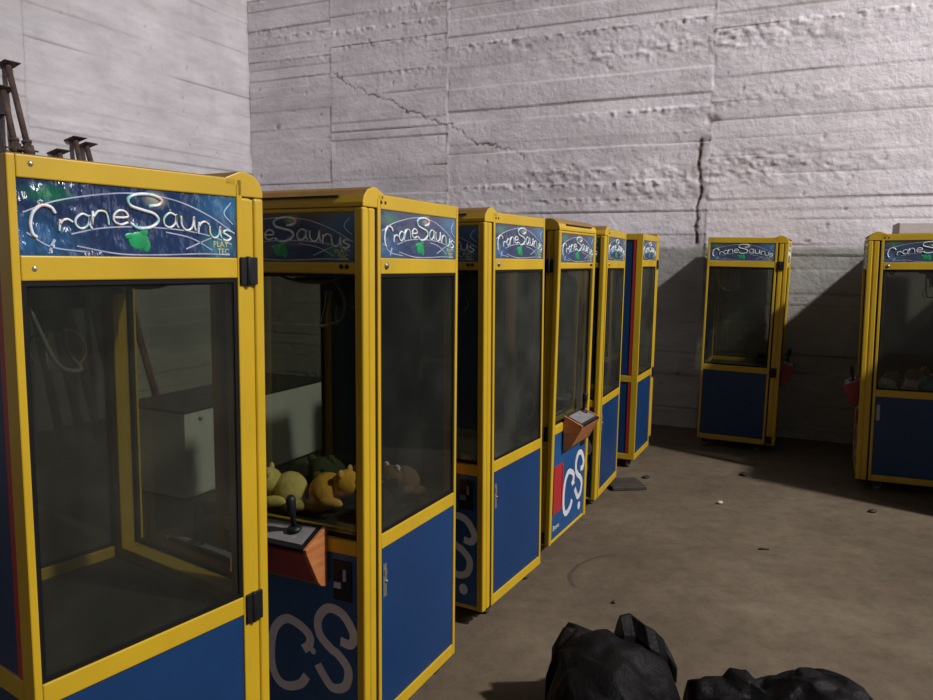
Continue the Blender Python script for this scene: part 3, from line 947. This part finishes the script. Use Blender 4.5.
# floor
def mat_floor():
    m, nt, out = new_mat('dusty_concrete_floor')
    p = nt.nodes.new('ShaderNodeBsdfPrincipled')
    t = noise_tex(nt, .9, 7, .62)
    c = ramp(nt, t.outputs['Fac'], [(.30, (.078, .058, .038)), (.52, (.108, .083, .055)), (.72, (.150, .120, .083))]).outputs[0]
    t2 = noise_tex(nt, 9, 9, .75, 'Object')
    f = ramp(nt, t2.outputs['Fac'], [(.32, .74), (.5, 1.0), (.68, 1.2)]).outputs[0]
    c = mixc(nt, 1.0, c, f, 'MULTIPLY')
    t4 = noise_tex(nt, 26, 5, .7)
    k = ramp(nt, t4.outputs['Fac'], [(.70, 0.0), (.74, .65)]).outputs[0]
    c = mixc(nt, k, c, (.05, .038, .03))
    t5 = noise_tex(nt, 13, 6, .75, 'Object', (1, .45, 1))
    k = ramp(nt, t5.outputs['Fac'], [(.66, 0.0), (.76, .55)]).outputs[0]
    c = mixc(nt, k, c, (.23, .19, .145))
    # a curved dark tyre or drag mark
    tc = nt.nodes.new('ShaderNodeTexCoord')
    vm = nt.nodes.new('ShaderNodeVectorMath')
    vm.operation = 'DISTANCE'
    nt.links.new(tc.outputs['Object'], vm.inputs[0])
    vm.inputs[1].default_value = (.93, 3.80, 0)
    sep = nt.nodes.new('ShaderNodeSeparateXYZ')
    nt.links.new(tc.outputs['Object'], sep.inputs[0])
    w = noise_tex(nt, 7, 3, .5)
    dd = math_n(nt, 'ADD', vm.outputs['Value'], math_n(nt, 'MULTIPLY', w.outputs['Fac'], .05))
    line = math_n(nt, 'COMPARE', dd, .40, .010)
    side = math_n(nt, 'LESS_THAN', sep.outputs['X'], .86)
    up = math_n(nt, 'GREATER_THAN', sep.outputs['Y'], 3.74)
    msk = math_n(nt, 'MULTIPLY', math_n(nt, 'MULTIPLY', line, side), math_n(nt, 'MULTIPLY', up, .6))
    c = mixc(nt, msk, c, (.04, .03, .025))
    nt.links.new(c, p.inputs['Base Color'])
    p.inputs['Roughness'].default_value = .82
    p.inputs['Specular IOR Level'].default_value = .25
    b = noise_tex(nt, 9, 8, .7)
    nt.links.new(bump(nt, b.outputs['Fac'], .35, .02), p.inputs['Normal'])
    nt.links.new(p.outputs[0], out.inputs[0])
    return m
M['floor'] = mat_floor()
b = MB()
cs = [room(WALL_S - .1, -4.2), room(9.2, -4.2), room(9.2, WALL_N + .1), room(WALL_S - .1, WALL_N + .1)]
b.add([(p.x, p.y, 0) for p in cs] + [(p.x, p.y, -.1) for p in cs], [(0, 1, 2, 3), (4, 7, 6, 5), (0, 4, 5, 1), (1, 5, 6, 2), (2, 6, 7, 3), (3, 7, 4, 0)])
fl = b.build('floor', M['floor'])
fl['kind'] = 'structure'
M['plain_wall'] = pbr('grey_concrete', (.26, .245, .235), .9, var=.25, vscale=1.5, bumps=.3, bscale=8)
def room_box(name, s0, s1, n0, n1, z0, z1, mat):
    b = MB()
    b.add([room(s, n, z) for s in (s0, s1) for n in (n0, n1) for z in (z0, z1)],
          [(0, 1, 3, 2), (4, 6, 7, 5), (0, 4, 5, 1), (2, 3, 7, 6), (0, 2, 6, 4), (1, 5, 7, 3)])
    o = b.build(name, mat)
    o['kind'] = 'structure'
    return o
room_box('wall_near', WALL_S - .1, 9.2, -4.2, -4.0, 0, 5.8, M['plain_wall'])

room_box('added_shade_wall', 1.30, 1.46, 5.55, WALL_N, 0, 1.92, M['plain_wall'])  # added out of view to shade the right machine and the floor
room_box('added_shade_stub', .46, 1.30, 7.0, WALL_N, 0, 1.84, M['plain_wall'])  # added block hidden behind the right machine, casts the diagonal wall shadow

# ------------------------------------------------------------------ things in the hall
# white chest behind the left row
ch = empty('white_chest', room(0, 0))
def rbox(b, s0, s1, n0, n1, z0, z1):
    b.add([room(s, n, z) for s in (s0, s1) for n in (n0, n1) for z in (z0, z1)],
          [(0, 1, 3, 2), (4, 6, 7, 5), (0, 4, 5, 1), (2, 3, 7, 6), (0, 2, 6, 4), (1, 5, 7, 3)])
    return b
cs0, cn0 = -3.82, 3.733
ch.location = room(cs0 - .3, cn0 + .75)
ch_o = Vector(ch.location)
def chest_part(name, bx, mat, bev=.006):
    bx.v = [tuple(Vector(p) - ch_o) for p in bx.v]
    return bx.build(name, mat, ch, bev)
chest_part('chest_body', rbox(MB(), cs0 - .62, cs0, cn0, cn0 + 1.6, .03, .617), M['white_enamel'])
chest_part('lid', rbox(MB(), cs0 - .63, cs0 + .01, cn0 - .01, cn0 + 1.61, .617, .637), M['dark'])
chest_part('lock', MB().ball(room(cs0 + .004, cn0 + .14, .565), (.016, .016, .016)), M['steel'], 0)
chest_part('plinth', rbox(MB(), cs0 - .58, cs0 - .04, cn0 + .04, cn0 + 1.55, 0, .03), M['black'])
tag(ch, 'long white chest with dark top behind the left row, seen through the machine windows', 'chest')

# steel props leaning on the left wall
def prop(base, top, label, dark=False, nut=.62, collar=True):
    base, top = Vector(base), Vector(top)
    root = empty('steel_prop', base)
    d = top - base
    L = d.length
    m = M['rust_dark'] if dark else M['rust']
    rot = d.to_track_quat('Z', 'Y').to_matrix().to_4x4()
    root.matrix_world = Matrix.Translation(base) @ rot
    zc = L * nut
    MB().tube([(0, 0, .008), (0, 0, zc)], .034, 12).build('outer_tube', m, root)
    MB().tube([(0, 0, zc - .05), (0, 0, L - .006)], .026, 12).build('inner_tube', m, root)
    b = MB().tube([(0, 0, zc - .09), (0, 0, zc - .02)], .047, 12).tube([(-.09, 0, zc - .055), (.09, 0, zc - .055)], .009, 8)
    b.tube([(0, 0, zc + .01), (0, 0, zc + .03)], .042, 12)
    b.build('adjusting_nut', m, root)
    MB().box(-.075, .075, -.075, .075, L - .008, L).build('top_plate', m, root)
    MB().box(-.075, .075, -.075, .075, 0, .008).build('base_plate', m, root)
    tag(root, label, 'steel prop', 'rusty steel props leaning on the left wall')
    return root
prop(room(-5.66, 4.56, .012), room(-6.585, 4.55, 3.32), 'tallest rusty steel prop by the left edge, square plate on its top', nut=.79)
prop(room(-5.70, 4.42, .012), room(-6.60, 4.50, 3.10), 'thick rusty steel prop just left of the tallest one, cut by the edge', nut=.85)
prop(room(-5.80, 4.30, .012), room(-6.60, 4.40, 2.86), 'darkest steel prop, at the very left edge below the tall ones', True, nut=.8)
prop(room(-5.95, 5.02, .012), room(-6.58, 5.00, 2.63), 'lowest rusty prop top, leftmost of the three short props', nut=.9)
prop(room(-5.90, 5.22, .012), room(-6.58, 5.18, 2.77), 'tallest of three short rusty props, in the middle of the three', nut=.9)
prop(room(-5.80, 5.40, .012), room(-6.58, 5.30, 2.73), 'rightmost of the three short rusty props, tilted over', nut=.9)

# grey slab on the right machine
g = MB()
pts = [(-.26, .10), (-.24, .48), (.02, .50), (.04, .12)]
zt = [.085, .075, .080, .090]
g.add([(x, y, 1.875) for x, y in pts] + [(x, y, 1.875 + h) for (x, y), h in zip(pts, zt)], [(3, 2, 1, 0), (4, 5, 6, 7), (0, 1, 5, 4), (1, 2, 6, 5), (2, 3, 7, 6), (3, 0, 4, 7)])
sl = g.build('grey_slab', M['grey_slab'], None, .008)
sl.matrix_world = MW4[8] @ Matrix.Translation((0, 0, 0))
tag(sl, 'grey flat slab lying on top of the right-hand claw machine', 'slab')

# dark board lying by the fifth machine
b = MB().box(-.13, .13, -.12, .12, 0, .028)
bd = b.build('wooden_board', M['board'], None, .005)
bd.location = (1.185, 5.50, .001)
bd.rotation_euler = (0, 0, rad(8))
tag(bd, 'dark wooden board lying on the floor under the edge of the fifth machine', 'board')

def lump(name, loc, r, mat, label, cat, seed):
    b = MB().ball((0, 0, 0), r, 0, 12, 8)
    b.v = [tuple(Vector(p) * (1 + .35 * noise.noise(Vector(p) * 22 + Vector((seed, 0, 0))))) for p in b.v]
    zmin = min(p[2] for p in b.v)
    o = b.build(name, mat)
    o.location = (loc[0], loc[1], -zmin)
    o.rotation_euler = (0, 0, seed)
    tag(o, label, cat)
    return o
lump('debris_lump', (1.40, 5.72), (.038, .028, .008), M['debris_dark'], 'black lump on the floor just past the dark board', 'debris', 1.0)
lump('debris_lump', (2.18, 5.80), (.036, .024, .012), M['debris_dark'], 'black scrap on the floor in front of the lone back machine', 'debris', 2.2)
lump('debris_lump', (2.745, 4.95), (.028, .018, .010), M['debris_dark'], 'dark scrap on the floor near the right-hand machine', 'debris', 3.1)
lump('debris_chip', (1.765, 5.10), (.022, .014, .010), M['debris_pale'], 'pale chip of rubble on the mid floor', 'debris', .4)
lump('debris_lump', (.735, 3.55), (.012, .012, .008), M['debris_dark'], 'tiny dark crumb on the floor behind the black bag', 'debris', 1.7)
st = MB().tube([(-.028, 0, .007), (.0, .004, .008), (.03, 0, .007)], .006, 8).build('cigarette_butt', M['board'])
st.location = (1.746, 4.263, 0)
tag(st, 'thin brown stub lying in the middle of the open floor', 'debris')

# ------------------------------------------------------------------ black bag and sheet in the foreground
def mat_bag(name, col, rough):
    m, nt, out = new_mat(name)
    p = nt.nodes.new('ShaderNodeBsdfPrincipled')
    t = noise_tex(nt, 4, 6, .6)
    c = ramp(nt, t.outputs['Fac'], [(.40, col), (.62, tuple(v * 1.6 for v in col)), (.72, (.013, .009, .0065))])
    nt.links.new(c.outputs[0], p.inputs['Base Color'])
    p.inputs['Roughness'].default_value = rough
    p.inputs['Specular IOR Level'].default_value = .10
    b = noise_tex(nt, 11, 5, .6)
    nt.links.new(bump(nt, b.outputs['Fac'], .5, .03), p.inputs['Normal'])
    nt.links.new(p.outputs[0], out.inputs[0])
    return m
M['bag'] = mat_bag('black_plastic_film', (.0035, .0033, .0033), .55)
M['bag_dusty'] = mat_bag('dusty_dark_cloth', (.030, .024, .019), .8)

def ridged(p, f, seed):
    q = Vector(p) * f + Vector((seed, seed * 1.7, seed * .3))
    return 1 - 2 * abs(noise.noise(q))

def crumple(name, blobs, mat, res, amp, seed, parent=None):
    """a crumpled heap of stiff film: coarse jittered folds over soft blobs, closed at the floor"""
    r = random.Random(seed)
    xs0 = min(c[0] - c[2] * 1.25 for c in blobs)
    xs1 = max(c[0] + c[2] * 1.25 for c in blobs)
    ys0 = min(c[1] - c[3] * 1.25 for c in blobs)
    ys1 = max(c[1] + c[3] * 1.25 for c in blobs)
    nx, ny = int((xs1 - xs0) / res) + 1, int((ys1 - ys0) / res) + 1
    def height(x, y):
        h = -1
        for (cx, cy, rx, ry, hh, pw) in blobs:
            q = 1 - abs((x - cx) / rx) ** pw - abs((y - cy) / ry) ** pw
            if q > 0:
                h = max(h, hh * q ** .45)
        return h
    idx, vs, fs = {}, [], []
    for i in range(nx + 1):
        for j in range(ny + 1):
            x, y = xs0 + i * res + r.uniform(-.33, .33) * res, ys0 + j * res + r.uniform(-.33, .33) * res
            h = height(x, y)
            if h > 0:
                h = max(.008, h + amp * r.uniform(-1, 1) * min(1, h / .12))
                idx[i, j] = len(vs)
                vs.append((x, y, h))
    for (i, j) in idx:
        q = [(i, j), (i + 1, j), (i + 1, j + 1), (i, j + 1)]
        ok = [k for k in q if k in idx]
        if len(ok) == 4:
            a = [idx[k] for k in q]
            fs += [(a[0], a[1], a[2]), (a[0], a[2], a[3])] if r.random() < .5 else [(a[0], a[1], a[3]), (a[1], a[2], a[3])]
        elif len(ok) == 3:
            fs.append(tuple(idx[k] for k in q if k in idx))
    me = bpy.data.meshes.new(name)
    me.from_pydata(vs, [], fs)
    bm = bmesh.new()
    bm.from_mesh(me)
    bmesh.ops.delete(bm, geom=[v for v in bm.verts if not v.link_faces], context='VERTS')
    edges = [e for e in bm.edges if len(e.link_faces) == 1]
    ex = bmesh.ops.extrude_edge_only(bm, edges=edges)
    for v in [g for g in ex['geom'] if isinstance(g, bmesh.types.BMVert)]:
        v.co.z = 0.001
    bmesh.ops.recalc_face_normals(bm, faces=bm.faces)
    cl = bm.edges.layers.float.new('crease_edge')
    for e in bm.edges:
        if len(e.link_faces) == 2 and e.calc_face_angle(0) > rad(20):
            e[cl] = .75
    for f in bm.faces:
        f.smooth = True
    bm.to_mesh(me)
    bm.free()
    me.materials.append(mat)
    o = link(name, me, parent)
    sub = o.modifiers.new('folds', 'SUBSURF')
    sub.levels = sub.render_levels = 2
    return o

bag = crumple('black_bag', [(.475, 2.50, .20, .32, .335, 2.6), (.62, 2.58, .17, .24, .29, 2.4), (.40, 2.66, .11, .12, .345, 2.2)], M['bag'], .062, .022, 2)
tag(bag, 'black crumpled plastic bag with a raised flap, left part of the foreground heap', 'bag')
# raised stiff flap of the bag
fb = MB()
prof = [(.575, .370), (.62, .366), (.665, .345), (.70, .325), (.745, .270), (.775, .215)]
low = [(.575, .25), (.62, .22), (.67, .20), (.71, .18), (.75, .16), (.775, .15)]
k = len(prof)
fr, bk = [], []
for i, ((x, z), (x2, z2)) in enumerate(zip(prof, low)):
    yy = 2.66 + .03 * math.sin(i * 1.9)
    fr += [(x, yy, z), (x + .008, yy - .045, (z + z2) / 2 + .01), (x2, yy - .07, z2)]
    bk += [(x, yy + .016, z - .004), (x + .008, yy + .09, (z + z2) / 2), (x2, yy + .11, z2)]
vs = fr + bk
o3 = 3 * k
fs = []
for i in range(k - 1):
    for j in range(2):
        a = i * 3 + j
        fs.append((a, a + 1, a + 4, a + 3))
        fs.append((o3 + a, o3 + a + 3, o3 + a + 4, o3 + a + 1))
    fs.append((i * 3, i * 3 + 3, o3 + i * 3 + 3, o3 + i * 3))
for i in (0, k - 1):
    fs += [(i * 3, o3 + i * 3, o3 + i * 3 + 1, i * 3 + 1), (i * 3 + 1, o3 + i * 3 + 1, o3 + i * 3 + 2, i * 3 + 2)]
fb.add(vs, fs)
flap = fb.build('flap', M['bag'], bag, .006)
sheet = crumple('plastic_sheet', [(.97, 2.50, .17, .22, .15, 2.2), (1.26, 2.52, .26, .24, .215, 1.8), (1.10, 2.38, .30, .3, .15, 2.2), (1.015, 2.62, .10, .10, .19, 2), (.865, 2.60, .07, .1, .165, 2)], M['bag'], .045, .018, 7)
tag(sheet, 'black crumpled plastic sheet spread on the floor right of the raised bag', 'plastic sheet')

# ------------------------------------------------------------------ camera
cam = bpy.data.cameras.new('camera')
cam.sensor_fit = 'HORIZONTAL'
cam.sensor_width = 36
cam.lens = 36 * FPX / 933
cam.clip_start = .05
co = bpy.data.objects.new('camera', cam)
COL.objects.link(co)
co.matrix_world = Matrix.Translation((0, 0, CAM_H)) @ Matrix.Rotation(rad(90) - PITCH, 4, 'X') @ Matrix.Rotation(ROLL, 4, 'Z')
SC.camera = co

# ------------------------------------------------------------------ light
def aim(o, frm, to):
    o.matrix_world = Matrix.Translation(frm) @ (Vector(to) - Vector(frm)).to_track_quat('-Z', 'Y').to_matrix().to_4x4()
def lamp(name, kind, loc, to, energy, color, **kw):
    l = bpy.data.lights.new(name, kind)
    l.energy = energy
    l.color = color
    for k, v in kw.items():
        setattr(l, k, v)
    o = bpy.data.objects.new(name, l)
    COL.objects.link(o)
    aim(o, loc, to)
    return o
# daylight through the high opening far on the right, and its softer glow
lamp('high_opening', 'AREA', room(9.0, 3.0, 10.2), room(-2, 5, 2), 2150, (1.0, .965, .955), shape='DISK', size=.6)
lamp('opening_glow', 'AREA', room(7.0, 4.2, 6.4), room(-3, 7.5, 3.5), 230, (1.0, .965, .955), shape='RECTANGLE', size=3.0, size_y=1.5)

w = bpy.data.worlds.new('world')
w.use_nodes = True
bg = w.node_tree.nodes['Background']
bg.inputs[0].default_value = (.80, .84, .92, 1)
bg.inputs[1].default_value = .04
SC.world = w

SC.view_settings.view_transform = 'Standard'
SC.view_settings.look = 'None'
SC.view_settings.exposure = 0.0
SC.view_settings.gamma = 1.0
SC.view_settings.use_curve_mapping = False
SC.cycles.use_denoising = True
SC.cycles.max_bounces = 10
SC.cycles.transparent_max_bounces = 16
SC.cycles.caustics_reflective = False
SC.cycles.caustics_refractive = False
bpy.context.view_layer.update()
